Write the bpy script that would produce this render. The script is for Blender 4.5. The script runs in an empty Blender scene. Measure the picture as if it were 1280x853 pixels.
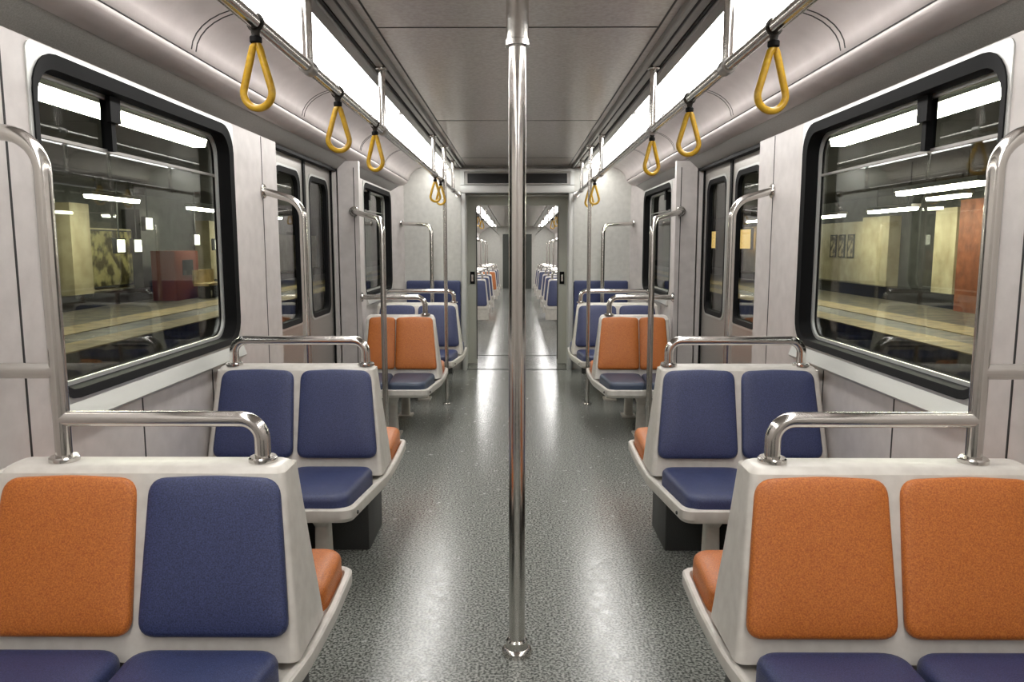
import bpy, bmesh, math, random
from mathutils import Vector, Matrix
random.seed(7)
SC = bpy.context.scene
COL = SC.collection
PI = math.pi

# ------------------------------------------------------------------ helpers
def lin(c):
    return tuple(((v / 255) / 12.92 if v / 255 <= 0.04045 else ((v / 255 + 0.055) / 1.055) ** 2.4) for v in c) + (1.0,)

class MB:
    """collects geometry for ONE mesh object"""
    def __init__(s): s.v = []; s.f = []
    def add(s, vs, fs):
        o = len(s.v); s.v += [tuple(p) for p in vs]; s.f += [tuple(i + o for i in f) for f in fs]; return s
    def box(s, x0, x1, y0, y1, z0, z1):
        return s.add([(x, y, z) for x in (x0, x1) for y in (y0, y1) for z in (z0, z1)],
                     [(0, 1, 3, 2), (4, 6, 7, 5), (0, 4, 5, 1), (2, 3, 7, 6), (0, 2, 6, 4), (1, 5, 7, 3)])
    def loft(s, rings, cap0=True, cap1=True):
        n = len(rings[0]); vs = [p for r in rings for p in r]; fs = []
        for k in range(len(rings) - 1):
            for i in range(n):
                j = (i + 1) % n
                fs.append((k * n + i, k * n + j, (k + 1) * n + j, (k + 1) * n + i))
        if cap0: fs.append(tuple(reversed(range(n))))
        if cap1: fs.append(tuple((len(rings) - 1) * n + i for i in range(n)))
        return s.add(vs, fs)
    def ringplate(s, outer, inner, d):
        """plate with a hole: outer / inner outlines with as many points, thickness vector d"""
        n = len(outer); d = Vector(d)
        vs = [Vector(p) for p in outer] + [Vector(p) for p in inner]
        vs = vs + [p + d for p in vs]; fs = []
        for i in range(n):
            j = (i + 1) % n
            fs += [(i, j, n + j, n + i), (2 * n + i, 3 * n + i, 3 * n + j, 2 * n + j),
                   (i, 2 * n + i, 2 * n + j, j), (n + i, n + j, 3 * n + j, 3 * n + i)]
        return s.add(vs, fs)
    def tube(s, path, r, n=16, closed=False, cap=True):
        P = [Vector(p) for p in path]; m = len(P); rings = []
        ref = None
        for i in range(m):
            if closed: t = P[(i + 1) % m] - P[i - 1]
            else: t = P[min(i + 1, m - 1)] - P[max(i - 1, 0)]
            t.normalize()
            if ref is None:
                ref = Vector((0, 1, 0)) if abs(t.y) < 0.9 else Vector((1, 0, 0))
            u = (ref - t * ref.dot(t)).normalized(); w = t.cross(u); ref = u
            rr = r[i] if isinstance(r, (list, tuple)) else r
            rings.append([P[i] + u * (rr * math.cos(2 * PI * k / n)) + w * (rr * math.sin(2 * PI * k / n)) for k in range(n)])
        if closed: rings.append(rings[0])
        return s.loft(rings, cap and not closed, cap and not closed)
    def disc(s, c, axis, r, h, n=24, bev=0.004):
        a = Vector(axis).normalized(); c = Vector(c)
        return s.tube([c, c + a * bev * .3, c + a * (h - bev), c + a * h], [r, r, r, r - bev], n)
    def build(s, name, mat, parent=None, loc=(0, 0, 0), smooth=35, kind=None, label=None):
        me = bpy.data.meshes.new(name)
        me.from_pydata([tuple(p) for p in s.v], [], s.f)
        bm = bmesh.new(); bm.from_mesh(me)
        bmesh.ops.remove_doubles(bm, verts=bm.verts, dist=1e-6)
        bmesh.ops.recalc_face_normals(bm, faces=bm.faces)
        bm.to_mesh(me); bm.free()
        if smooth:
            for p in me.polygons: p.use_smooth = True
            me.set_sharp_from_angle(angle=math.radians(smooth))
        me.materials.append(mat)
        o = bpy.data.objects.new(name, me); COL.objects.link(o)
        if parent is not None: o.parent = parent
        o.location = loc
        if kind: o['kind'] = kind
        if label: o['label'] = label
        return o

def rrect(u0, u1, v0, v1, r, n=6):
    """rounded rectangle outline (u, v); r may be one radius or four (u1v1, u0v1, u0v0, u1v0)"""
    rs = r if isinstance(r, (list, tuple)) else [r] * 4
    out = []
    for (cu, cv, a0), q in zip(((u1, v1, 0), (u0, v1, 90), (u0, v0, 180), (u1, v0, 270)), rs):
        cu += -q if cu == u1 else q; cv += -q if cv == v1 else q
        for k in range(n + 1):
            a = math.radians(a0 + 90 * k / n); out.append((cu + q * math.cos(a), cv + q * math.sin(a)))
    return out

def rpoly(pts, r, n=5):
    """round the corners of a convex polygon"""
    out = []; m = len(pts)
    for i in range(m):
        p = Vector(pts[i]); a = (Vector(pts[i - 1]) - p); b = (Vector(pts[(i + 1) % m]) - p)
        q = min(r, a.length * .49, b.length * .49)
        p0 = p + a.normalized() * q; p1 = p + b.normalized() * q
        for k in range(n + 1):
            t = k / n; out.append(tuple(p0 * (1 - t) ** 2 + p * (2 * t * (1 - t)) + p1 * t * t))
    return out

def fillet(pts, r, n=8):
    P = [Vector(p) for p in pts]; out = [P[0]]
    for i in range(1, len(P) - 1):
        p = P[i]; a = (P[i - 1] - p); b = (P[i + 1] - p); ang = a.angle(b)
        q = min(r / math.tan(ang / 2), a.length * .48, b.length * .48)
        p0 = p + a.normalized() * q; p1 = p + b.normalized() * q
        rr = q * math.tan(ang / 2)
        bis = (a.normalized() + b.normalized()).normalized(); c = p + bis * (rr / math.sin(ang / 2))
        v0 = p0 - c; v1 = p1 - c; th = v0.angle(v1)
        for k in range(n + 1):
            t = k / n
            out.append(c + (v0 * math.sin((1 - t) * th) + v1 * math.sin(t * th)) / math.sin(th))
    out.append(P[-1]); return out

def inset(pts, d):
    """shrink an outline towards its centroid by about d"""
    cx = sum(p[0] for p in pts) / len(pts); cy = sum(p[1] for p in pts) / len(pts)
    w = max(p[0] for p in pts) - min(p[0] for p in pts); h = max(p[1] for p in pts) - min(p[1] for p in pts)
    return [(cx + (p[0] - cx) * (1 - 2 * d / w), cy + (p[1] - cy) * (1 - 2 * d / h)) for p in pts]

def cushion(mb, outline, O, U, V, N, t, edge=.014, dome=.006):
    """padded panel: outline in (u, v), lifted t along N with a rounded edge and a slightly domed face"""
    O, U, V, N = Vector(O), Vector(U), Vector(V), Vector(N)
    prof = [(0, 0), (0, t - edge), (edge * .12, t - edge * .6), (edge * .4, t - edge * .22), (edge * .9, t - edge * .04), (edge * 2.2, t + dome * .4), (edge * 4.5, t + dome * .85), (edge * 7, t + dome)]
    lim = .30 * min(max(p[0] for p in outline) - min(p[0] for p in outline), max(p[1] for p in outline) - min(p[1] for p in outline))
    prof = [(min(d, lim * (.6 + .057 * i)) if d else d, h) for i, (d, h) in enumerate(prof)]
    rings = [[O + U * p[0] + V * p[1] + N * h for p in (inset(outline, d) if d else outline)] for d, h in prof]
    mb.loft(rings); return mb

def thing(name, label, cat, loc=(0, 0, 0), group=None, kind=None):
    o = bpy.data.objects.new(name, None); COL.objects.link(o); o.location = loc; o.empty_display_size = .1
    if label: o['label'] = label
    if cat: o['category'] = cat
    if group: o['group'] = group
    if kind: o['kind'] = kind
    return o
def tag(o, label, cat, group=None):
    o['label'] = label; o['category'] = cat
    if group: o['group'] = group
    return o

# ------------------------------------------------------------------ materials
def mat(name, col, rough=.5, metal=0., noise=None, bump=None, spec=.5, col2=None, coat=0., rnoise=None):
    m = bpy.data.materials.new(name); m.use_nodes = True; nt = m.node_tree; b = nt.nodes['Principled BSDF']
    b.inputs['Base Color'].default_value = lin(col); b.inputs['Roughness'].default_value = rough
    b.inputs['Metallic'].default_value = metal; b.inputs['Specular IOR Level'].default_value = spec
    b.inputs['Coat Weight'].default_value = coat; b.inputs['Coat Roughness'].default_value = .25
    tc = nt.nodes.new('ShaderNodeTexCoord')
    if noise:
        scale, lo, hi, det = noise
        n = nt.nodes.new('ShaderNodeTexNoise'); n.inputs['Scale'].default_value = scale; n.inputs['Detail'].default_value = det
        r = nt.nodes.new('ShaderNodeValToRGB'); r.color_ramp.elements[0].position = lo; r.color_ramp.elements[1].position = hi
        r.color_ramp.elements[0].color = lin(col2 or tuple(v * .8 for v in col)); r.color_ramp.elements[1].color = lin(col)
        nt.links.new(tc.outputs['Object'], n.inputs['Vector']); nt.links.new(n.outputs['Fac'], r.inputs['Fac'])
        nt.links.new(r.outputs['Color'], b.inputs['Base Color'])
    if rnoise:
        scale, lo, hi = rnoise
        n = nt.nodes.new('ShaderNodeTexNoise'); n.inputs['Scale'].default_value = scale; n.inputs['Detail'].default_value = 3
        r = nt.nodes.new('ShaderNodeMapRange'); r.inputs['To Min'].default_value = lo; r.inputs['To Max'].default_value = hi
        r.inputs['From Min'].default_value = .3; r.inputs['From Max'].default_value = .7
        nt.links.new(tc.outputs['Object'], n.inputs['Vector']); nt.links.new(n.outputs['Fac'], r.inputs['Value'])
        nt.links.new(r.outputs['Result'], b.inputs['Roughness'])
    if bump:
        scale, st = bump
        n = nt.nodes.new('ShaderNodeTexNoise'); n.inputs['Scale'].default_value = scale; n.inputs['Detail'].default_value = 2
        bp = nt.nodes.new('ShaderNodeBump'); bp.inputs['Strength'].default_value = st; bp.inputs['Distance'].default_value = .003
        nt.links.new(tc.outputs['Object'], n.inputs['Vector']); nt.links.new(n.outputs['Fac'], bp.inputs['Height'])
        nt.links.new(bp.outputs['Normal'], b.inputs['Normal'])
    return m
def emit(name, col, st):
    m = bpy.data.materials.new(name); m.use_nodes = True; nt = m.node_tree; b = nt.nodes['Principled BSDF']
    b.inputs['Base Color'].default_value = lin(col); b.inputs['Emission Color'].default_value = lin(col); b.inputs['Emission Strength'].default_value = st
    return m
def glass(name, tint=(235, 240, 238), ior=1.33):
    m = bpy.data.materials.new(name); m.use_nodes = True; nt = m.node_tree
    for n in list(nt.nodes): nt.nodes.remove(n)
    out = nt.nodes.new('ShaderNodeOutputMaterial'); mx = nt.nodes.new('ShaderNodeMixShader')
    fr = nt.nodes.new('ShaderNodeFresnel'); ge = nt.nodes.new('ShaderNodeNewGeometry'); mr = nt.nodes.new('ShaderNodeMapRange')
    mr.inputs['To Min'].default_value = ior; mr.inputs['To Max'].default_value = 1 / ior   # thin pane: same reflectance from both faces
    nt.links.new(ge.outputs['Backfacing'], mr.inputs['Value']); nt.links.new(mr.outputs['Result'], fr.inputs['IOR'])
    tr = nt.nodes.new('ShaderNodeBsdfTransparent'); tr.inputs['Color'].default_value = lin(tint)
    gl = nt.nodes.new('ShaderNodeBsdfGlossy'); gl.inputs['Roughness'].default_value = .015; gl.inputs['Color'].default_value = (1, 1, 1, 1)
    nt.links.new(fr.outputs[0], mx.inputs[0]); nt.links.new(tr.outputs[0], mx.inputs[1]); nt.links.new(gl.outputs[0], mx.inputs[2])
    nt.links.new(mx.outputs[0], out.inputs[0]); return m

M = {}
M['wall'] = mat('wall_laminate', (200, 194, 190), .42, noise=(14, .3, .75, 6), col2=(186, 180, 176), bump=(420, .10))
M['cove'] = mat('cove_laminate', (196, 187, 184), .4, noise=(9, .3, .75, 6), col2=(184, 175, 172), bump=(420, .08))
M['band'] = mat('band_grey', (148, 146, 141), .45, noise=(200, .3, .7, 3), col2=(128, 126, 121))
M['ceiling'] = mat('ceiling_panel', (226, 219, 214), .26, .32, noise=(60, .3, .7, 5), col2=(206, 199, 194))
M['trim'] = mat('aluminium_trim', (168, 166, 162), .32, .8)
M['seam'] = mat('seam_dark', (38, 37, 36), .7)
M['steel'] = mat('stainless_tube', (206, 203, 198), .17, 1., rnoise=(40, .12, .24))
M['silver'] = mat('silver_frame', (205, 206, 202), .35, .55)
M['rubber'] = mat('black_rubber', (9, 9, 10), .65, spec=.18)
M['glass'] = glass('window_glass')
M['door'] = mat('brushed_door_steel', (188, 184, 178), .36, .7, noise=(120, .3, .7, 4), col2=(168, 164, 158))
M['shell'] = mat('seat_shell_plastic', (214, 210, 202), .38, noise=(25, .3, .7, 5), col2=(200, 195, 187))
M['blue'] = mat('blue_vinyl', (60, 70, 112), .42, noise=(300, .34, .66, 4), col2=(32, 40, 74), bump=(900, .35), coat=.12)
M['orange'] = mat('orange_vinyl', (206, 124, 50), .42, noise=(260, .32, .68, 4), col2=(164, 82, 28), bump=(900, .35), coat=.12)
M['darkblue'] = mat('slate_vinyl', (62, 76, 98), .4, noise=(330, .32, .68, 3), col2=(46, 58, 78), bump=(900, .35), coat=.15)
M['floor'] = mat('floor_linoleum', (160, 162, 156), .25, noise=(105, .40, .60, 6), col2=(70, 73, 69), rnoise=(24, .14, .28), bump=(160, .10))
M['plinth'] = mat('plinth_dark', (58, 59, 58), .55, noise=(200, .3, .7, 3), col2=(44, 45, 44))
M['endwall'] = mat('end_wall_laminate', (204, 203, 196), .45, noise=(20, .3, .75, 5), col2=(190, 189, 182))
M['jamb'] = mat('gangway_metal', (218, 218, 208), .5, .1, noise=(160, .3, .7, 4), col2=(198, 199, 189))
M['black'] = mat('display_black', (16, 17, 18), .25)
M['yellow'] = mat('yellow_plastic', (196, 158, 36), .33, noise=(60, .3, .7, 3), col2=(166, 126, 22))
M['web'] = mat('dark_webbing', (46, 42, 36), .7)
M['dkdoor'] = mat('dark_door', (74, 78, 72), .5, noise=(30, .3, .7, 3))
M['lamp'] = emit('lamp_diffuser', (255, 253, 250), 14)
M['tube'] = emit('tube_lamp', (255, 246, 222), 64)
M['warm'] = emit('warm_sign', (240, 196, 120), 1.6)
M['sign'] = emit('lit_sign', (255, 246, 224), 4)
M['concrete'] = mat('concrete_dark', (46, 46, 44), .85, noise=(3, .3, .7, 6), col2=(30, 30, 29))
M['platform'] = mat('platform_paving', (122, 114, 94), .45, noise=(3, .35, .65, 6), col2=(64, 62, 55))
M['edge'] = mat('platform_edge', (200, 178, 128), .6, noise=(3, .3, .7, 5), col2=(150, 132, 96))
M['cream'] = mat('cream_tile', (208, 198, 164), .5, noise=(2, .3, .7, 5), col2=(168, 156, 122))
M['sdark'] = mat('recess_grey', (84, 85, 80), .7, noise=(3, .3, .7, 5), col2=(60, 61, 58))
M['brick'] = mat('orange_cladding', (160, 98, 66), .6, noise=(4, .3, .7, 5), col2=(118, 66, 44))
M['red'] = mat('red_panel', (132, 66, 48), .5)
M['poster'] = mat('poster_print', (176, 168, 112), .5, noise=(2.6, .42, .58, 3), col2=(70, 62, 36))
M['picture'] = mat('picture_print', (196, 182, 146), .5, noise=(5, .42, .56, 2), col2=(88, 80, 64))

# ------------------------------------------------------------------ camera
H = 1.45
cam = bpy.data.cameras.new('camera'); cam.sensor_width = 36; cam.lens = 36 * 950 / 1280; cam.clip_start = .02; cam.clip_end = 300
co = bpy.data.objects.new('camera', cam); COL.objects.link(co)
co.location = (0, 0, H); co.rotation_euler = (math.radians(90 - 7.22), 0, math.radians(.39)); SC.camera = co

# ------------------------------------------------------------------ the shell of the carriage
W = 1.41; Y0, YE = -1.6, 8.8; ZC = 2.34
SIDES = ((-1, 'left'), (1, 'right'))
WIN = {'near': (2.26, 3.83), 'far': (7.05, 8.56)}; WZ = (.955, 2.025); SILL = .88
DOOR = (4.53, 6.06); DZ = 2.05

MB().box(-1.6, 1.6, Y0, 8.86, -.12, 0).build('floor', M['floor'], kind='structure', smooth=0)
for s, side in SIDES:
    X = lambda x: s * x
    w = MB(); t = .09
    def wb(y0, y1, z0, z1, x0=W, x1=W + t): w.box(X(x0), X(x1), y0, y1, z0, z1)
    wb(Y0, WIN['near'][0], 0, 2.12); wb(*WIN['near'], 0, WZ[0]); wb(*WIN['near'], WZ[1], 2.12)
    wb(WIN['near'][1], DOOR[0], 0, 2.12); wb(*DOOR, DZ, 2.12)
    wb(DOOR[1], WIN['far'][0], 0, 2.12); wb(*WIN['far'], 0, WZ[0]); wb(*WIN['far'], WZ[1], 2.12); wb(WIN['far'][1], YE + .1, 0, 2.12)
    # door pocket box beside the third row, slanted corner post at the end wall
    w.box(X(1.245), X(W + .01), 6.06, 6.12, 0, 2.1)
    w.loft([[(X(W + .01), 8.57, z), (X(1.29), YE + .01, z), (X(W + .01), YE + .01, z)] for z in (0, 2.12)])
    wl = w.build('wall_' + side, M['wall'], kind='structure', smooth=0)
    # cladding joints
    q = MB()
    for y, z0, z1 in ((2.14, .3, 2.04), (2.80, .3, SILL), (3.46, .3, SILL), (4.27, .3, 2.04)):
        q.box(X(W - .0015), X(W + .01), y - .004, y + .004, z0, z1)
    q.box(X(1.28), X(1.286), 6.0585, 6.07, .3, 2.05)
    q.box(X(W - .0015), X(W + .01), 2.26, 4.0, .298, .304)
    q.build('trim_joints_' + side, M['seam'], kind='structure', smooth=0)
    # sloping silver sill under the near window and upright silver edges
    q = MB()
    for y0, y1 in (WIN['near'], WIN['far']):
        q.loft([[(X(W + .01), y, .955), (X(W - .006), y, .950), (X(W - .026), y, .895), (X(W - .018), y, .885), (X(W + .01), y, .885)] for y in (y0 + .05, y1 + .02)])
    q.build('trim_sill_' + side, M['silver'], kind='structure')
    # windows
    for k, (y0, y1) in enumerate((WIN['near'], WIN['far'])):
        n = (1 if s < 0 else 3) + k
        root = thing('window_%d' % n, None, None, (X(W), (y0 + y1) / 2, WZ[0]), kind='structure')
        L = (y1 - y0) / 2; hz = WZ[1] - WZ[0]
        def yz(pts, x): return [(X(x), u, v) for u, v in pts]
        MB().ringplate(yz(rrect(-L - .012, L + .012, -.008, hz + .012, .03), -.005), yz(rrect(-L + .004, L - .004, .010, hz - .004, .125), -.005), (X(.012), 0, 0)).build('window_frame', M['silver'], root)
        MB().ringplate(yz(rrect(-L + .002, L - .002, .008, hz - .002, .127), -.010), yz(rrect(-L + .036, L - .036, .036, hz - .046, .10), -.002), (X(.09), 0, 0)).build('window_gasket', M['rubber'], root)
        MB().ringplate(yz(rrect(-L + .034, L - .034, .034, hz - .044, .102), .058), yz(rrect(-L + .052, L - .052, .050, hz - .062, .09), .058), (X(.012), 0, 0)).build('bead', M['silver'], root)
        MB().box(X(.074), X(.078), -L + .03, L - .03, .03, hz - .03).build('pane', M['glass'], root, smooth=0)
        bz = 1.785 - WZ[0]
        b = MB().box(X(.068), X(.085), -L + .034, L - .034, bz - .005, bz + .006)
        b.build('hopper_bar', M['trim'], root, smooth=0)
        ym = -.235
        MB().box(X(.048), X(.086), ym - .014, ym + .014, bz, hz - .04).box(X(.034), X(.05), ym - .04, ym + .03, bz + .10, hz - .05).build('hopper_post', M['rubber'], root, smooth=0)
    # doors: recessed pair of leaves
    root = thing('door_%d' % (1 if s < 0 else 2), None, None, (X(W), sum(DOOR) / 2, 0), kind='structure')
    hw = (DOOR[1] - DOOR[0]) / 2
    for e in (-1, 1):
        ya, yb = (e * .018, e * (hw - .004)) if e > 0 else (e * (hw - .004), e * .018)
        xo = .058
        win = rrect(ya + .12, yb - .1, .93, 1.93, [.09, .09, .07, .07]) if e < 0 else rrect(ya + .10, yb - .12, .93, 1.93, [.09, .09, .07, .07])
        out = rrect(ya, yb, .02, DZ - .004, .004)
        lf = MB().ringplate([(X(xo), u, v) for u, v in out], [(X(xo), u, v) for u, v in win], (X(.035), 0, 0)).build('door_leaf', M['door'], root)
        MB().ringplate([(X(xo - .006), u, v) for u, v in inset(win, -.02)], [(X(xo - .006), u, v) for u, v in inset(win, -.004)], (X(.02), 0, 0)).build('window_trim', M['silver'], lf)
        MB().ringplate([(X(xo - .010), u, v) for u, v in inset(win, -.005)], [(X(xo - .004), u, v) for u, v in inset(win, .028)], (X(.03), 0, 0)).build('window_gasket', M['rubber'], lf)
        MB().ringplate([(X(xo + .02), u, v) for u, v in win], [(X(xo + .02), u, v) for u, v in inset(win, .3)], (X(.006), 0, 0)).box(X(xo + .02), X(xo + .026), ya + .2, yb - .2, 1.2, 1.7).build('pane', M['glass'], lf, smooth=0) if False else \
        MB().box(X(xo + .018), X(xo + .024), ya + .09, yb - .08, .92, 1.94).build('pane', M['glass'], lf, smooth=0)
    MB().box(X(.048), X(.1), -.024, .024, .02, DZ - .004).build('centre_seal', M['rubber'], root, smooth=0)
    for e in (-1, 1):
        MB().box(X(.044), X(.1), e * (hw - .018), e * (hw + .003), .0, DZ).build('edge_seal', M['rubber'], root, smooth=0)
    MB().box(X(.002), X(.1), -hw, hw, 0, .02).build('sill_plate', M['trim'], root, smooth=0)
    MB().box(X(.01), X(.1), -hw, hw, DZ - .03, DZ).build('head_seal', M['rubber'], root, smooth=0)
    # dark plinth along the wall foot, under the seats
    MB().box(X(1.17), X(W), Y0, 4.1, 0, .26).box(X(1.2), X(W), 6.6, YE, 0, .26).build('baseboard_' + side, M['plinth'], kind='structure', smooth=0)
    # cove: grey band, rounded lip, rising curved panel
    prof = [(W + .01, 2.04), (W - .004, 2.045), (1.332, 2.112)]
    q = MB(); q.loft([[(X(x), y, z) for x, z in prof + [(1.36, 2.16), (W + .01, 2.16)]] for y in (Y0, YE)])
    q.build('trim_band_' + side, M['band'], kind='structure')
    prof = [(1.335, 2.109), (1.30, 2.122), (1.27, 2.138), (1.252, 2.152), (1.246, 2.162), (1.248, 2.172), (1.232, 2.184)]
    for k in range(1, 9):
        a = k / 8 * PI / 2
        prof.append((1.232 - .225 * (1 - math.cos(a)) - .02 * k / 8, 2.184 + .152 * math.sin(a)))
    q = MB(); q.loft([[(X(x), y, z) for x, z in prof + [(.985, 2.42), (1.43, 2.42), (1.43, 2.14)]] for y in (Y0, YE)])
    q.build('trim_cove_' + side, M['cove'], kind='structure', smooth=50)
    q = MB()
    for y in (1.5, 3.0, 4.49, 6.1, 7.2):
        for dy in (-.02, .02):
            for (xa, za), (xb, zb) in zip(prof[6:-1], prof[7:]):
                ln = math.hypot(xb - xa, zb - za); nx, nz = -(zb - za) / ln, (xb - xa) / ln
                if nx > 0: nx, nz = -nx, -nz
                q.loft([[(X(px + nx * e), yy, pz + nz * e) for px, pz, e in ((xa, za, .0015), (xb, zb, .0015), (xb, zb, -.004), (xa, za, -.004))] for yy in (y + dy - .0035, y + dy + .0035)])
    for x, z in ((1.248, 2.1745),):
        q.box(X(x - .004), X(x + .006), Y0, YE, z - .003, z + .003)
    q.build('trim_ribs_' + side, M['seam'], kind='structure', smooth=0)
# ceiling panels, their joints and the grooved aluminium extrusions along both edges
MB().box(-1.05, 1.05, Y0, YE + .1, ZC, ZC + .06).build('ceiling', M['ceiling'], kind='structure', smooth=0)
q = MB()
for y in (.9, 3.27, 5.64, 8.0): q.box(-.58, .58, y - .004, y + .004, ZC - .0015, ZC + .01)
for s in (-1, 1):
    q.box(s * .578, s * .586, Y0, YE, ZC - .0015, ZC + .01)
    for x in (.645, .700): q.box(s * x, s * (x + .012), Y0, YE, ZC - .022, ZC)
q.build('trim_ceiling_joints', M['seam'], kind='structure', smooth=0)
for s, side in SIDES:
    q = MB()
    for x0, x1, d in ((.618, .645, .03), (.657, .700, .02), (.712, .768, .034)):
        q.loft([[(s * x0, y, ZC), (s * x0, y, ZC - d + .006), (s * (x0 + .006), y, ZC - d), (s * (x1 - .006), y, ZC - d), (s * x1, y, ZC - d + .006), (s * x1, y, ZC)] for y in (Y0, YE)])
    q.build('trim_extrusion_' + side, M['trim'], kind='structure', smooth=20)
MB().box(-1.6, 1.6, Y0 - .08, Y0, -.1, 2.45).build('wall_rear', M['wall'], kind='structure', smooth=0)

# ceiling lights
ORD = ['nearest the camera', 'second from the camera', 'third from the camera', 'last before the gangway']
for s, side in SIDES:
    for k, (y0, y1) in enumerate(((-1.5, 2.16), (2.27, 5.18), (5.29, 8.0), (8.11, 8.74))):
        r = thing('ceiling_light', 'white strip light along the %s side of the ceiling, %s' % (side, ORD[k]), 'ceiling light', (s * .88, (y0 + y1) / 2, ZC), group='%s ceiling strip lights' % side)
        l = (y1 - y0) / 2
        a = rrect(-.112, .112, -l, l, .008); b = rrect(-.104, .104, -l + .01, l - .01, .008)
        MB().ringplate([(u, v, -.016) for u, v in a], [(u, v, -.016) for u, v in b], (0, 0, .016)).build('light_frame', M['trim'], r)
        MB().loft([[(-.103, y, -.004), (.103, y, -.004), (.103, y, -.012), (.094, y, -.030), (.06, y, -.038), (-.06, y, -.038), (-.094, y, -.030), (-.103, y, -.012)] for y in (-l + .011, l - .011)]).build('diffuser', M['lamp'], r, smooth=0)

# ------------------------------------------------------------------ end wall, gangway
q = MB()
for s in (-1, 1):
    q.box(s * .61, s * 1.5, YE, YE + .1, 0, 2.42)
q.box(-.61, .61, YE, YE + .1, 2.03, 2.42)
q.build('wall_end', M['endwall'], kind='structure', smooth=0)
q = MB()
for s in (-1, 1):
    q.loft([[(s * x, y, z) for x, y in rpoly([(.585, YE - .045), (.645, YE - .045), (.645, YE + .11), (.585, YE + .11)], .015, 3)] for z in (0, 2.03)])
q.loft([[(x, y, z) for y, z in rpoly([(YE - .045, 2.03), (YE - .045, 2.125), (YE + .11, 2.125), (YE + .11, 2.03)], .012, 3)] for x in (-.645, .645)])
for s in (-1, 1): q.box(s * .60, s * .645, YE - .045, YE, 2.125, 2.30)
q.box(-.645, .645, YE - .05, YE, 2.27, 2.30)
q.build('trim_doorway', M['silver'], kind='structure')
r = thing('display_box', 'black display strip above the gangway doorway', 'display', (0, YE, 2.13))
MB().ringplate([(x, -.03, z) for x, z in rrect(-.598, .598, 0, .135, .01)], [(x, -.03, z) for x, z in rrect(-.565, .565, .012, .123, .006)], (0, .029, 0)).build('display_frame', M['trim'], r)
MB().box(-.566, .566, -.018, -.002, .011, .124).build('display_screen', M['black'], r, smooth=0)
# bellows tunnel and the second frame
q = MB()
for s in (-1, 1):
    q.box(s * .60, s * .66, YE + .1, 9.30, 0, 2.03); q.box(s * .66, s * .72, 9.36, 9.95, 0, 2.1)
q.box(-.7, .7, YE + .1, 9.95, 2.02, 2.1)
q.build('wall_gangway', M['jamb'], kind='structure', smooth=0)
q = MB(); a = [(x, 9.30, z) for x, z in rrect(-.70, .70, -.1, 2.06, .004)]; b = [(x, 9.30, z) for x, z in rrect(-.492, .492, -.05, 1.925, [.03, .03, .05, .05])]
q.ringplate(a, b, (0, .10, 0)).build('trim_gangway_frame', M['jamb'], kind='structure')
q = MB()
for s in (-1, 1): q.box(s * .488, s * .498, 9.285, 9.30, .05, 1.9)
q.build('trim_gangway_edge', M['seam'], kind='structure', smooth=0)
MB().box(-.72, .72, 8.86, 9.96, -.12, -.006).build('floor_gangway', M['floor'], kind='structure', smooth=0)
MB().box(-.585, .585, 8.785, 8.80, 0, .004).build('trim_threshold', M['seam'], kind='structure', smooth=0)
for s, side in SIDES:
    r = thing('door_latch', 'small black latch on the %s jamb of the gangway doorway' % side, 'latch', (s * .545, 9.30, 1.05))
    MB().box(-.028, .028, -.014, 0, -.075, .075).build('latch_plate', M['rubber'], r, smooth=0)
    MB().box(-.012, .012, -.034, -.014, -.04, .04).build('latch_lever', M['steel'], r, smooth=0)

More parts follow.
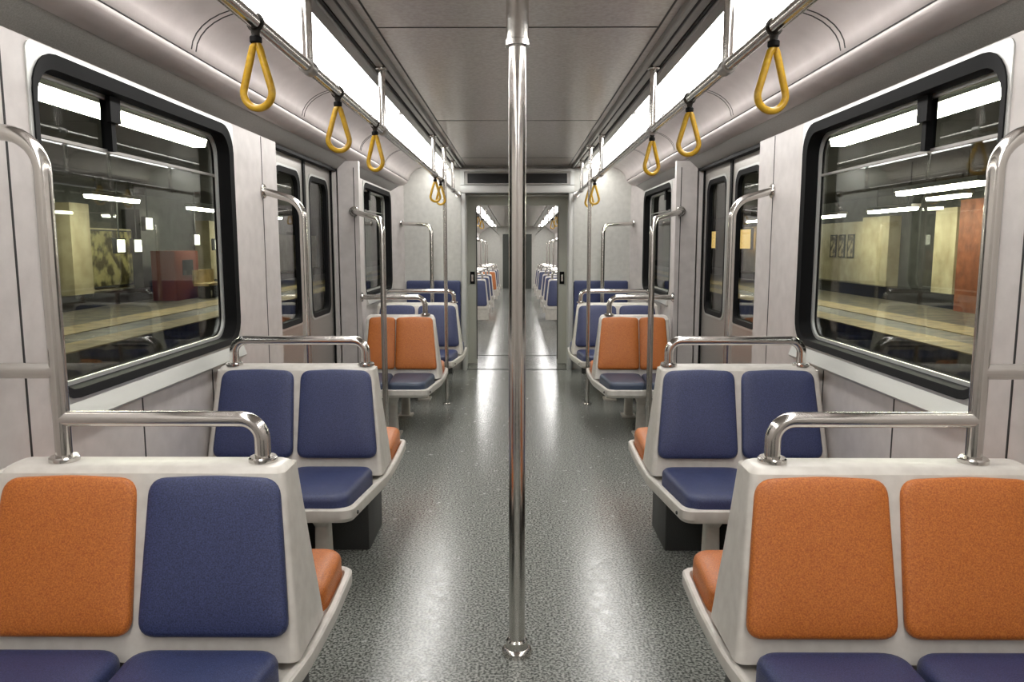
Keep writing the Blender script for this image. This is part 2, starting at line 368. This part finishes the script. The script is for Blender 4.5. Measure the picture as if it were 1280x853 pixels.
# ------------------------------------------------------------------ seats
def double_seat(s, D, label, group, backs, pans, rbacks, rpans, xin=.53, xout=1.39, split=.5, name='double_seat', rear=True, top=.882, zb=.474, dz=0., rl=.62, gap=.009, rc=.045, mt=.018, lx=.34, skirt=False, box=False):
    """back-to-back double seat; backs / pans: colours from the aisle outwards"""
    xc = (xin + xout) / 2
    r = thing(name, label, 'seat', (s * xc, D, dz), group)
    def x(v): return s * (v - xc)
    # shell: tapered wedge back + tray
    mb = MB(); lv = []
    yr1 = .17 if rear else .05
    yt = .155
    for z, f in ((.40, 0.), (.50, .18), (.62, .42), (.75, .67), (.86, .88), (top - .02, .985), (top - .006, 1.0), (top, 1.0)):
        e = 0 if z < top - .01 else (.006 if z < top - .003 else .016)
        xi = xin + .06 * f * (1.1 - .1 * f); xo = xout - (.035 * f if rear else 0)
        yf = -.02 + .125 * f; yb = yr1 + .08 + (yt + .065 - yr1 - .08) * f if rear else yt + .05
        lv.append([(x(u), v, z) for u, v in rrect(xi + e, xo - e, yf + e, yb - e, .022, 4)])
    mb.loft(lv)
    yf, yb = (-.06 if skirt else -.44), (rl + .015 if rear else .2)
    pl = [(xin + (.0 if skirt else .05), yf), (xout - .01, yf), (xout, .1), (xout - .01, yb), (xin - .01, yb), (xin - .02, .3), (xin - .015, .05)]
    if not rear: pl = [(xin + .045, yf), (xout - .01, yf), (xout, yb), (xin, yb), (xin, .02)]
    R = [((.10, .318), (.045, .321), (.012, .332), (0, .350), (0, .384), (.006, .390))]
    rings = [[(x(u), v, z) for u, v in rpoly(inset(pl, d), .05)] for d, z in R[0]]
    rings.append([(x(u), v, .390) for u, v in rpoly(inset(pl, .022), .05)])
    rings.append([(x(u), v, .378) for u, v in rpoly(inset(pl, .03), .05)])
    mb.loft(rings)
    if skirt: mb.loft([[(x(u), v, z) for u, v in rrect(xin - .005, xout - .01, -.055, .0, .015, 3)] for z in (.17, .40)])
    mb.build('seat_shell', M['shell'], r)
    # cushions
    wdt = xout - xin - .06; xa = xin + .022
    cells = ((xa, xa + wdt * split - gap), (xa + wdt * split + gap, xa + wdt))
    for (c0, c1), cb, cp, rb, rp in zip(cells, backs, pans, rbacks, rpans):
        inner = c0 == cells[0][0]
        # back, front face: plane through (y,z) = (-.02,.44) -> (.105,top)
        for face in ((0, 1) if rear else (0,)):
            if face == 0:
                p0, p1 = Vector((0, -.0125, zb)), Vector((0, .0985, top - mt))
            else:
                p0, p1 = Vector((0, yr1 + .074, zb)), Vector((0, yt + .068, top - mt))
            v = (p1 - p0); h = v.length; v.normalize()
            nrm = Vector((0, -v.z, v.y)) if face == 0 else Vector((0, v.z, -v.y))
            tin = .042 if inner else gap * 1.3; tou = gap * .2 if inner else .024
            xm = (c0 + tin + c1 - tou) / 2
            ol = rpoly([(x(c0), 0), (x(c1), 0), (x(c1 - tou), h - .008), (x(xm), h), (x(c0 + tin), h - .008)], rc, 6)
            cc = cb if face == 0 else rb
            m = MB(); cushion(m, ol, p0, (1, 0, 0), v, nrm, .022)
            m.build('backrest_cushion', M[cc], r, label='%s backrest cushion' % NAMES[cc])
        for face in ((1,) if skirt else (0, 1) if rear else (0,)):
            cc = cp if face == 0 else rp
            if face == 0: ya, yb_ = -.425, -.035
            else: ya, yb_ = .275, rl
            if rear and face == 1:
                pts = [(x(c0 - (.012 if inner else 0)), ya), (x(c1), ya), (x(c1), yb_), (x(c0 - .004 if inner else c0), yb_)]
            else:
                pts = [(x(c0 + (.055 if inner else 0)), ya), (x(c1), ya), (x(c1), yb_), (x(c0 + (.005 if inner else 0)), yb_)]
            m = MB(); tilt = -.02 if face == 0 else .02
            U = Vector((1, 0, 0)); V = Vector((0, 1, tilt * -2)) if face == 0 else Vector((0, 1, .04)); V.normalize()
            O = Vector((0, 0, .362)) if face == 0 else Vector((0, 0, .346))
            N = U.cross(V)
            cushion(m, rpoly(pts, .06, 6), O, U, V, N, .096, .026, .006)
            m.build('seat_cushion', M[cc], r, label='%s seat cushion' % NAMES[cc])
    # pedestal legs
    px = xin + lx if rear else xin + .3
    for y0 in ((rl - .16,) if skirt else (-.2, rl - .16) if rear else (-.12,)):
        mb = MB()
        mb.loft([[(x(u), v, z) for u, v in rrect(px - w_, px + w_, y0 - d_, y0 + d_, .012, 3)] for z, w_, d_ in ((-dz, .06, .07), (.012, .06, .07), (.014, .035, .04), (.24, .03, .035), (.325, .05, .10))])
        mb.build('leg', M['shell'], r)
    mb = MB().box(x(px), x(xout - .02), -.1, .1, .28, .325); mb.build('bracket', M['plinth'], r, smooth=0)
    if box: MB().loft([[(x(u), v, z) for u, v in rrect(xin + .10, min(xout - .02, 1.165), .15, rl - .16, .01, 2)] for z in (-dz, .29)]).build('dark_box', M['plinth'], r)  # plain dark box standing on the floor under the rear half of the tray
    # screw caps on the aisle rim
    for yy in ((rl - .03,) if skirt else (-.40, rl - .03) if rear else (-.40,)):
        MB().disc((x(xin + .035), yy, .368), (-s, 0, 0), .008, .006, 12, .002).build('screw_cap', M['plinth'], r)
    return r
NAMES = {'blue': 'dark blue', 'orange': 'orange', 'darkblue': 'slate blue'}
ROWG = {'left': 'double seats left of the aisle', 'right': 'double seats right of the aisle'}
rows = [
 (1.82, {-1: ('blue', 'orange'), 1: ('orange', 'orange')}, ('blue', 'blue'), ('orange', 'orange'), .552, 1.395, .5,
   {-1: 'nearest double seat on the left, one orange and one blue backrest', 1: 'nearest double seat on the right, two large orange backrests at the frame edge'}),
 (3.33, {-1: ('blue', 'blue'), 1: ('blue', 'blue')}, ('blue', 'blue'), ('orange', 'orange'), .605, 1.407, .5,
   {-1: 'double seat with two blue backrests under the left window, second row', 1: 'double seat with two blue backrests under the right window, second row'}),
 (5.93, {-1: ('orange', 'orange'), 1: ('orange', 'orange')}, ('darkblue', 'darkblue'), ('orange', 'orange'), .61, 1.238, .585,
   {-1: 'narrow double seat with orange backrests and slate cushion beyond the left door', 1: 'narrow double seat with orange backrests and slate cushion beyond the right door'}),
 (7.28, {-1: ('blue', 'blue'), 1: ('blue', 'blue')}, ('blue', 'blue'), ('blue', 'blue'), .535, 1.395, .52,
   {-1: 'far double seat with blue backrests behind the left orange seat', 1: 'far double seat with blue backrests behind the right orange seat'}),
]
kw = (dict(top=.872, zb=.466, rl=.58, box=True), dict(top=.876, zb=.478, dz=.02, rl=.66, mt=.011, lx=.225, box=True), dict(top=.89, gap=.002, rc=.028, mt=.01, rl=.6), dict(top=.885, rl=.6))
for D, bk, pn, rp, xi, xo, sp, lab in rows:
    for s, side in SIDES:
        double_seat(s, D, lab[s], ROWG[side], bk[s], pn, bk[s], rp, xi, xo, sp, **kw[rows.index((D, bk, pn, rp, xi, xo, sp, lab))])
# bench against the end wall: tall blue back panel
for s, side in SIDES:
    r = thing('end_bench', 'blue bench with tall back panel against the end wall, %s of the gangway' % side, 'bench', (s * .965, YE, 0))
    x0, x1 = .665, 1.285
    m = MB(); cushion(m, rrect(-.31, .31, .40, 1.04, .02, 4), (0, -.002, 0), (1, 0, 0), (0, 0, 1), (0, -1, 0), .045, .012, .004)
    m.build('back_panel', M['blue'], r)
    m = MB(); m.loft([[(u, v, z) for u, v in rrect(-.31, .31, -.46 + d, -.05, .03, 4)] for z, d in ((.33, .05), (.345, .01), (.40, 0), (.405, .01))]); m.build('bench_tray', M['shell'], r)
    m = MB(); cushion(m, rrect(-.29, .29, -.445, -.06, .04, 5), (0, 0, .404), (1, 0, 0), (0, 1, 0), (0, 0, 1), .05, .018, .005); m.build('seat_cushion', M['blue'], r)
    for e in (-1, 1):
        MB().box(e * .2 - .03, e * .2 + .03, -.3, -.2, 0, .34).build('leg', M['plinth'], r, smooth=0)

# ------------------------------------------------------------------ grab poles and rails
TR = .0185
def rel(path, o): return [tuple(Vector(p) - Vector(o)) for p in path]
for s, side in SIDES:
    X = lambda v: s * v
    # row 1: pole on the seat back, bar to the aisle post, short bar to the wall
    y = 1.985; zt = .8725; o = (X(1.22), y, zt)
    r = thing('grab_pole', 'steel grab pole rising from the nearest %s seat back and bending to the wall' % side, 'grab pole', o, 'steel grab poles')
    R_ = .021
    MB().tube(rel(fillet([(X(1.22), y, zt), (X(1.22), y, 1.725), (X(W - .006), y, 1.745)], .10), o), R_, 20).build('pole', M['steel'], r)
    MB().tube(rel(fillet([(X(1.22), y, .988), (X(.683), y, .988), (X(.683), y, zt)], .075), o), R_, 20).build('seat_bar', M['steel'], r)
    MB().tube(rel([(X(1.22), y, 1.118), (X(W), y, 1.118)], o), R_, 20).build('wall_bar', M['steel'], r)
    for xx in (1.22, .683):
        MB().disc((X(xx) - o[0], 0, 0), (0, 0, 1), .038, .014).build('flange', M['steel'], r)
    for zz in (1.745, 1.118): MB().disc((X(W) - o[0], 0, zz - zt), (-s, 0, 0), .04, .012).build('flange', M['steel'], r)
    # row 2: inverted U on the seat back
    zt = .8955; y = 3.475; o = (X(1.0), y, zt)
    r = thing('seat_handrail', 'low steel handrail on top of the blue second-row seat, %s side' % side, 'handrail', o, 'steel handrails on seat backs')
    MB().tube(rel(fillet([(X(1.31), y, zt), (X(1.31), y, 1.012), (X(.70), y, 1.012), (X(.70), y, zt)], .065), o), R_, 20).build('rail', M['steel'], r)
    for xx in (1.31, .70): MB().disc((X(xx) - o[0], 0, 0), (0, 0, 1), .038, .014).build('flange', M['steel'], r)
    # pole behind row 2, before the door
    y = 4.27; o = (X(1.19), y, 0)
    r = thing('grab_pole', 'steel grab pole standing before the %s door, bent to the wall' % side, 'grab pole', o, 'steel grab poles')
    MB().tube(rel(fillet([(X(1.19), y, 0), (X(1.19), y, 1.685), (X(W - .006), y, 1.745)], .12), o), R_, 20).build('pole', M['steel'], r)
    MB().disc((X(W) - o[0], 0, 1.745), (-s, 0, 0), .04, .012).build('flange', M['steel'], r)
    MB().disc((0, 0, 0), (0, 0, 1), .04, .014).build('flange', M['steel'], r)
    # row 3: pole in front of the seat, sloping to the pocket box
    o = (X(.945), 5.36, 0)
    r = thing('grab_pole', 'steel grab pole in front of the %s orange seat, bent to the door pillar' % side, 'grab pole', o, 'steel grab poles')
    MB().tube(rel(fillet([(X(.945), 5.36, 0), (X(.945), 5.36, 1.625), (X(1.285), 6.056, 1.71)], .11), o), R_, 20).build('pole', M['steel'], r)
    MB().disc((X(1.285) - o[0], 6.06 - o[1], 1.71), (0, -1, 0), .04, .012).build('flange', M['steel'], r)
    MB().disc((0, 0, 0), (0, 0, 1), .04, .014).build('flange', M['steel'], r)
    zt = .8905; y = 6.06; o = (X(1.0), y, zt)
    r = thing('seat_handrail', 'low steel handrail from the %s door pillar along the orange seat back' % side, 'handrail', o, 'steel handrails on seat backs')
    MB().tube(rel(fillet([(X(1.244), y, 1.035), (X(.735), y, 1.035), (X(.735), y, zt)], .07), o), R_, 20).build('rail', M['steel'], r)
    MB().disc((X(.735) - o[0], 0, 0), (0, 0, 1), .038, .014).build('flange', M['steel'], r)
    MB().disc((X(1.2445) - o[0], 0, 1.035 - zt), (-s, 0, 0), .038, .012).build('flange', M['steel'], r)
    # row 4
    zt = .8855; y = 7.43; o = (X(1.0), y, zt)
    r = thing('seat_handrail', 'low steel handrail on top of the far blue seat, %s side' % side, 'handrail', o, 'steel handrails on seat backs')
    MB().tube(rel(fillet([(X(1.3), y, zt), (X(1.3), y, 1.0), (X(.62), y, 1.0), (X(.62), y, zt)], .065), o), R_, 20).build('rail', M['steel'], r)
    for xx in (1.3, .62): MB().disc((X(xx) - o[0], 0, 0), (0, 0, 1), .038, .014).build('flange', M['steel'], r)
    y = 8.27; o = (X(.925), y, 0)
    r = thing('grab_pole', 'steel grab pole in front of the %s end bench, bent to the corner post' % side, 'grab pole', o, 'steel grab poles')
    MB().tube(rel(fillet([(X(.925), y, 0), (X(.925), y, 1.66), (X(1.305), 8.72, 1.69)], .10), o), R_, 20).build('pole', M['steel'], r)
    MB().disc((X(1.315) - o[0], 8.73 - o[1], 1.69), (-s * .88, -.47, 0), .035, .012).build('flange', M['steel'], r)
    MB().disc((0, 0, 0), (0, 0, 1), .04, .014).build('flange', M['steel'], r)
    # floor-to-ceiling pole at the rail
    o = (X(.642), 6.84, 0)
    r = thing('floor_pole', 'thin floor-to-ceiling steel pole beside the aisle, %s side' % side, 'grab pole', o, 'steel grab poles')
    MB().tube([(0, 0, 0), (0, 0, 2.312)], .0175, 20).build('pole', M['steel'], r)
    MB().disc((0, 0, 0), (0, 0, 1), .04, .014).build('flange', M['steel'], r)
    MB().disc((0, 0, 2.312), (0, 0, -1), .04, .014).build('flange', M['steel'], r)
    # ceiling rail with hangers
    zr = 2.016; xr = .672; o = (X(xr), 0, zr)
    r = thing('ceiling_rail', 'long steel handrail hanging under the %s ceiling lights' % side, 'handrail', o)
    MB().tube([(0, -1.4, 0), (0, 8.76, 0)], .0185, 20).build('rail', M['steel'], r)
    MB().disc((0, 8.755, 0), (0, -1, 0), .036, .012).build('flange', M['steel'], r)
    for y in (.9, 2.53, 3.9, 6.24, 8.1):
        h = MB().tube([(0, y, 0), (0, y, ZC - zr - .02)], .0165, 16).build('hanger', M['steel'], r)
        MB().tube([(0, y - .03, 0), (0, y - .028, 0), (0, y + .028, 0), (0, y + .03, 0)], [.019, .025, .025, .019], 20).build('clamp', M['trim'], h)
        MB().disc((0, y, ZC - zr - .018), (0, 0, -1), .034, .012).build('flange', M['steel'], h)
# centre pole
r = thing('centre_pole', 'thick steel pole in the middle of the aisle, floor to ceiling', 'grab pole', (0, 2.56, 0), 'steel grab poles')
MB().tube([(0, 0, 0), (0, 0, 2.2)], .0285, 32).build('pole', M['steel'], r)
MB().tube([(0, 0, 2.085), (0, 0, 2.088), (0, 0, 2.105), (0, 0, 2.108), (0, 0, 2.335)], [.037, .041, .041, .037, .0365], 32).build('sleeve', M['steel'], r)
MB().tube([(0, 0, 0), (0, 0, .004), (0, 0, .016), (0, 0, .022), (0, 0, .024), (0, 0, .05), (0, 0, .056)], [.054, .054, .052, .046, .040, .038, .032], 32).build('floor_flange', M['steel'], r)

# hand straps
def strap_loop(h=.165, wd=.039):
    """teardrop: a round bottom whose sides run straight up to a narrow neck"""
    cz = -h + wd; d = -cz; al = math.acos(wd / d); path = []
    a0, a1 = PI / 2 - al + .0, PI / 2 + al
    n = 20
    for k in range(n + 1):
        a = a0 - (2 * PI - 2 * al) * k / n
        path.append((wd * math.cos(a), 0, cz + wd * math.sin(a)))
    left, right = path[-1], path[0]
    for k in range(1, 8): t = k / 8; path.append((left[0] * (1 - t) - .005 * t, 0, left[2] * (1 - t)))
    for k in range(0, 8): t = k / 8; path.append((right[0] * t + .005 * (1 - t), 0, right[2] * t))
    return path
LP = strap_loop()
def strap(y, s, label, tilt=0, group=None, zr=2.016, xr=.672, name='hanging_strap'):
    r = thing(name, label, 'hand strap', (s * xr, y, zr), group)
    m = MB()
    m.tube([(0, .001, .021)] + [(.021 * math.sin(a), 0, .021 * math.cos(a)) for a in [k * PI / 8 for k in range(1, 16)]], .0035, 8, closed=True)
    m.loft([[(-w_, -.003, z), (w_, -.003, z), (w_, .003, z), (-w_, .003, z)] for z, w_ in ((-.02, .012), (-.03, .010), (-.042, .011))])
    m.build('strap_band', M['web'], r)
    m = MB(); m.tube([(0, 0, -.034), (0, 0, -.037), (0, 0, -.049), (0, 0, -.053)], [.012, .0155, .0155, .012], 16); m.build('buckle', M['rubber'], r)
    m = MB(); m.tube([(p[0], p[1], p[2] - .049) for p in LP], .0098, 12, closed=True); m.build('loop', M['yellow'], r)
    r.rotation_euler = (0, 0, math.radians(tilt))
    return r
OR = ['nearest the camera', 'second from the camera', 'third from the camera', 'fourth from the camera', 'farthest before the gangway']
for s, side, ys in ((-1, 'left', (2.03, 2.93, 3.68, 6.33, 6.78)), (1, 'right', (2.08, 3.06, 3.89, 6.72, 7.2))):
    for k, y in enumerate(ys):
        strap(y, s, 'yellow loop strap hanging on the %s ceiling rail, %s' % (side, OR[k]), (8, -12, 20, -8, 14)[k] * s, 'yellow hand straps on the %s rail' % side)

# ------------------------------------------------------------------ the next carriage through the gangway
C0, C1 = 9.95, 29.0
BEFORE = set(bpy.data.objects)
MB().box(-1.5, 1.5, C0, C1, -.12, 0).build('floor_next', M['floor'], kind='structure', smooth=0)
MB().box(-1.05, 1.05, C0, C1, ZC, ZC + .06).build('ceiling_next', M['ceiling'], kind='structure', smooth=0)
for s, side in SIDES:
    MB().box(s * W, s * (W + .08), C0, C1, 0, 2.42).build('wall_next_' + side, M['wall'], kind='structure', smooth=0)
    MB().loft([[(s * x, y, z) for x, z in ((W, 2.05), (1.33, 2.11), (1.25, 2.16), (1.14, 2.28), (1.0, 2.335), (1.0, 2.42), (1.42, 2.42))] for y in (C0, C1)]).build('trim_cove_next_' + side, M['cove'], kind='structure', smooth=50)
    MB().box(s * .62, s * .768, C0, C1, ZC - .03, ZC).build('trim_extrusion_next_' + side, M['trim'], kind='structure', smooth=0)
q = MB()
for s in (-1, 1): q.box(s * .62, s * 1.45, C0, C0 + .08, 0, 2.42); q.box(s * .55, s * 1.45, C1, C1 + .08, 0, 2.42)
q.box(-.62, .62, C0, C0 + .08, 2.05, 2.42); q.box(-.55, .55, C1, C1 + .08, 2.05, 2.42)
q.build('wall_next_end', M['endwall'], kind='structure', smooth=0)
rt = thing('door_3', None, None, (0, C1 + .03, 0), kind='structure')
lf = MB().ringplate([(x, 0, z) for x, z in rrect(-.56, .56, 0, 2.06, .01)], [(x, 0, z) for x, z in rrect(-.34, .34, 1.0, 1.8, .06)], (0, .04, 0)).build('door_leaf', M['dkdoor'], rt)
MB().box(-.36, .36, .015, .025, .98, 1.82).build('pane', M['black'], lf, smooth=0)
NEXT = ['just past the gangway', 'second past the gangway', 'third past the gangway', 'fourth past the gangway', 'fifth past the gangway', 'last before the end door']
for s, side in SIDES:
    for k, D in enumerate((13.4, 14.95, 16.5, 19.4, 20.95, 22.5)):
        cb = ('orange', 'orange') if k == 3 and s < 0 else ('blue', 'blue')
        double_seat(s, D, 'distant %s seat in next carriage, %s of aisle, %s' % (NAMES[cb[0]].split()[-1], side, NEXT[k]), 'seats in the next carriage, %s' % side, cb, ('blue', 'blue'), cb, ('blue', 'blue'), .505, 1.38, skirt=True, zb=.41)
        y = D + .145; o = (s * .95, y, .8825)
        r = thing('seat_handrail', 'distant handrail on the next-carriage seat %s, %s side' % (NEXT[k], side), 'handrail', o, 'handrails in the next carriage')
        MB().tube(rel(fillet([(s * 1.25, y, .8825), (s * 1.25, y, 1.0), (s * .62, y, 1.0), (s * .62, y, .8825)], .065), o), .021, 12).build('rail', M['steel'], r)
    for k, D in enumerate((12.0, 14.55, 16.1, 18.2, 20.55, 22.1)):
        o = (s * .86, D, 0)
        r = thing('grab_pole', 'distant bent grab pole in the next carriage, %s side, %s' % (side, NEXT[k]), 'grab pole', o, 'grab poles in the next carriage')
        MB().tube(rel(fillet([(s * .86, D, 0), (s * .86, D, 1.66), (s * W, D, 1.72)], .1), o), .021, 12).build('pole', M['steel'], r)
        MB().disc((0, 0, 0), (0, 0, 1), .04, .014).build('flange', M['steel'], r)
    o = (s * .69, C0, 2.016)
    r = thing('ceiling_rail', 'distant ceiling handrail in the next carriage, %s side' % side, 'handrail', o)
    MB().tube([(0, .08, 0), (0, C1 - C0, 0)], .0185, 12).build('rail', M['steel'], r)
    for y in (1.6, 4.4, 7.2, 10.0, 12.8, 15.6): MB().tube([(0, y, 0), (0, y, ZC - 2.016 - .03)], .0165, 10).build('hanger', M['steel'], r)
    for k, D in enumerate((11.4, 12.3, 13.2, 14.6)):
        strap(D, s, 'tiny hand strap in next carriage, %s rail, %s' % (side, NEXT[k]), 10 * s, 'hand straps in the next carriage')
    for k in range(6):
        y0 = C0 + .2 + k * 3.1; l = 1.42
        r = thing('ceiling_light', 'distant strip light in the next carriage, %s side, %s' % (side, NEXT[k]), 'ceiling light', (s * .88, y0 + l, ZC), 'strip lights in the next carriage')
        a = rrect(-.112, .112, -l, l, .008); b = rrect(-.104, .104, -l + .01, l - .01, .008)
        MB().ringplate([(u, v, -.016) for u, v in a], [(u, v, -.016) for u, v in b], (0, 0, .016)).build('light_frame', M['trim'], r)
        MB().box(-.103, .103, -l + .011, l - .011, -.012, -.004).build('diffuser', M['lamp'], r, smooth=0)

# the next carriage stands on a slight downhill grade
T = Matrix.Translation((0, C0, 0)) @ Matrix.Rotation(math.radians(-.6), 4, 'X') @ Matrix.Translation((0, -C0, 0))
bpy.context.view_layer.update()
for o in [o for o in bpy.data.objects if o not in BEFORE and o.parent is None]:
    o.matrix_world = T @ o.matrix_world
# ------------------------------------------------------------------ the station outside
for s, side in SIDES:
    n = MB().box(s * 1.6, s * 7.5, -8, 75, -1.6, -1.4).build('track_bed_' + side, M['concrete'], kind='structure', smooth=0)
    MB().box(s * 7.5, s * 13.0, -8, 75, -1.5, -.35).build('platform_' + side, M['platform'], kind='structure', smooth=0)
    q = MB()
    for x0, x1 in ((7.48, 8.2), (9.0, 9.9)): q.box(s * x0, s * x1, -8, 75, -.36, -.335)
    q.build('platform_edge_' + side, M['edge'], kind='structure', smooth=0)
    MB().box(s * 1.6, s * 13.2, -8, 75, 3.15, 3.35).build('station_ceiling_' + side, M['concrete'], kind='structure', smooth=0)
    MB().box(s * 12.9, s * 13.1, -8, 75, -.36, 3.2).build('station_wall_' + side, M['sdark'], kind='structure', smooth=0)
    MB().box(s * 12.2, s * 12.95, -8, 75, -.36, .06).build('station_plinth_' + side, M['black'], kind='structure', smooth=0)
def panel(name, side_s, y0, y1, z0, z1, m, x0=12.3, x1=12.9):
    return MB().box(side_s * x0, side_s * x1, y0, y1, z0, z1).build(name, m, kind='structure', smooth=0)
# right-hand platform wall
panel('station_wall_tiles', 1, 27.9, 38.0, .06, 2.3, M['cream'], 12.6, 12.9)
panel('station_pillar', 1, 25.9, 27.9, .06, 2.42, M['cream'], 12.5, 12.9)
panel('station_pillar', 1, 21.6, 22.7, -.2, 2.5, M['cream'], 12.3, 12.9)
panel('station_pillar', 1, 40.0, 42.0, .06, 2.4, M['cream'], 12.4, 12.9)
panel('station_kiosk_wall', 1, 17.0, 20.95, -.35, 2.65, M['brick'], 12.0, 12.9)
# left-hand platform wall
panel('station_pillar', -1, 20.9, 21.85, -.05, 2.6, M['cream'], 12.2, 12.9)
panel('station_wall_tiles', -1, 21.85, 25.0, .06, 1.95, M['cream'], 12.62, 12.9)
panel('station_pillar', -1, 25.0, 26.3, .06, 2.6, M['sdark'], 12.3, 12.9)
panel('station_pillar', -1, 30.6, 31.6, .06, 2.4, M['cream'], 12.3, 12.9)
panel('station_wall_tiles', -1, 33, 48, .06, 2.0, M['cream'], 12.6, 12.9)
def flat(name, s, x, y0, y1, z0, z1, m, label, cat, group=None, frame=True):
    r = thing(name, label, cat, (s * x, (y0 + y1) / 2, (z0 + z1) / 2), group)
    l, h = (y1 - y0) / 2, (z1 - z0) / 2
    MB().box(0, s * .02, -l, l, -h, h).build('print' if m in (M['poster'], M['picture']) else 'face', m, r, smooth=0)
    MB().ringplate([(-s * .01, u, v) for u, v in rrect(-l - .04, l + .04, -h - .04, h + .04, .01, 2)], [(-s * .01, u, v) for u, v in rrect(-l, l, -h, h, .01, 2)], (s * .05, 0, 0)).build('frame', M['plinth'], r)
    return r
flat('wall_poster', -1, 12.58, 22.5, 24.9, .2, 1.86, M['poster'], 'large yellowish blotchy poster on the platform wall outside the left window', 'poster')
for k, (y, c) in enumerate(((28.95, 'nearest'), (29.75, 'middle'), (30.55, 'farthest'))):
    flat('wall_picture', 1, 12.56, y - .22, y + .22, 1.0, 1.8, M['picture'], 'small dark-spotted picture on the cream wall outside right window, %s of three' % c, 'picture', 'pictures on the cream station wall')
for k, (x, y, z, c) in enumerate(((11.0, 21.1, 1.42, 'left of a close pair'), (11.0, 22.05, 1.42, 'right of a close pair'), (11.0, 22.8, 2.07, 'above the pair'), (11.0, 26.15, 1.62, 'above the yellow bench'), (11.0, 27.9, 1.46, 'at the window edge'))):
    r = thing('lit_sign', 'small square lit sign hanging outside left window, %s' % c, 'sign', (-x, y, z), 'small lit signs outside the left window')
    MB().box(-.05, .05, -.22, .22, -.17, .17).build('sign_face', M['sign'], r, smooth=0)
    MB().ringplate([(-.06, u, v) for u, v in rrect(-.26, .26, -.21, .21, .02, 2)], [(-.06, u, v) for u, v in rrect(-.22, .22, -.17, .17, .01, 2)], (.12, 0, 0)).build('frame', M['plinth'], r)
    MB().tube([(0, 0, .2), (0, 0, 3.15 - z)], .02, 8).build('hanger', M['plinth'], r)
for y, c in ((40.3, 'seen through the nearer door leaf'), (47.2, 'seen through the farther door leaf')):
    r = thing('lit_sign', 'warm lit sign board outside the right door, %s' % c, 'sign', (12.0, y, 1.75), 'lit sign boards outside the right door')
    MB().box(-.06, .06, -1.0, 1.0, -.5, .5).build('sign_face', M['warm'], r, smooth=0)
    MB().ringplate([(-.07, u, v) for u, v in rrect(-1.06, 1.06, -.56, .56, .03, 2)], [(-.07, u, v) for u, v in rrect(-1.0, 1.0, -.5, .5, .02, 2)], (.14, 0, 0)).build('frame', M['plinth'], r)
    for e in (-.7, .7): MB().tube([(0, e, .54), (0, e, 1.4)], .03, 8).build('hanger', M['plinth'], r)
# red and yellow machines on the left platform
r = thing('ticket_machine', 'red machine standing on the platform outside the left window', 'machine', (-11.4, 25.4, -.35))
MB().loft([[(x, y, z) for x, y in rrect(-.4, .4, -.9, .9, .05, 3)] for z in (0, .08, 1.52, 1.6)]).build('body', M['red'], r)
MB().box(.40, .42, -.4, .4, .8, 1.3).build('screen', M['black'], r, smooth=0)
r = thing('platform_bench', 'yellow bench on the platform at the edge of the left window', 'bench', (-10.6, 26.3, -.35))
MB().box(-.25, .25, -.85, .85, .42, .5).build('seat', M['edge'], r, smooth=0)
MB().box(-.28, -.22, -.85, .85, .5, .95).build('backrest', M['edge'], r, smooth=0)
for y in (-.6, .6): MB().box(-.2, .2, y - .05, y + .05, 0, .42).build('leg', M['plinth'], r, smooth=0)
# fluorescent tubes
def tubelight(s, x, y0, y1, z, label):
    r = thing('tube_light', label, 'tube light', (s * x, (y0 + y1) / 2, z), 'tube lights over the platforms')
    l = (y1 - y0) / 2
    MB().box(-.13, .13, -l - .05, l + .05, .05, .14).build('housing', M['silver'], r, smooth=0)
    MB().loft([[(-.10, y, .05), (.10, y, .05), (.08, y, -.03), (-.08, y, -.03)] for y in (-l, l)]).build('diffuser', M['tube'], r, smooth=0)
    for y in (-l * .7, l * .7): MB().tube([(0, y, .14), (0, y, 3.15 - z)], .012, 6).build('hanger', M['plinth'], r)
for s, side, L in ((-1, 'left', ((10.5, 18.8, 21.2, 2.62), (10.5, 24.6, 27.4, 2.60), (10.5, 31, 34, 2.6), (10.5, 13, 15.4, 2.6), (4.0, 6.2, 9.75, 2.70))),
                   (1, 'right', ((8.2, 13.7, 16.6, 2.52), (10.8, 18.6, 20.3, 2.62), (10.8, 21.0, 23.6, 2.42), (10.8, 25.6, 28.2, 2.40), (10.8, 33, 36, 2.5), (4.0, 6.2, 9.75, 2.70)))):
    for k, (x, y0, y1, z) in enumerate(L):
        tubelight(s, x, y0, y1, z, 'white tube light over the platform outside %s window, number %s' % (side, ('one', 'two', 'three', 'four', 'five', 'six')[k]))

# ------------------------------------------------------------------ world and view
wd = bpy.data.worlds.new('world'); SC.world = wd; wd.use_nodes = True
wd.node_tree.nodes['Background'].inputs[0].default_value = (.02, .02, .022, 1); wd.node_tree.nodes['Background'].inputs[1].default_value = .2
SC.view_settings.view_transform = 'Standard'; SC.view_settings.look = 'None'; SC.view_settings.gamma = 1; SC.view_settings.use_curve_mapping = False
SC.view_settings.exposure = 0.0
SC.cycles.max_bounces = 8; SC.cycles.transparent_max_bounces = 16; SC.cycles.use_denoising = True
SC.cycles.sample_clamp_indirect = 6; SC.cycles.caustics_reflective = False; SC.cycles.caustics_refractive = False
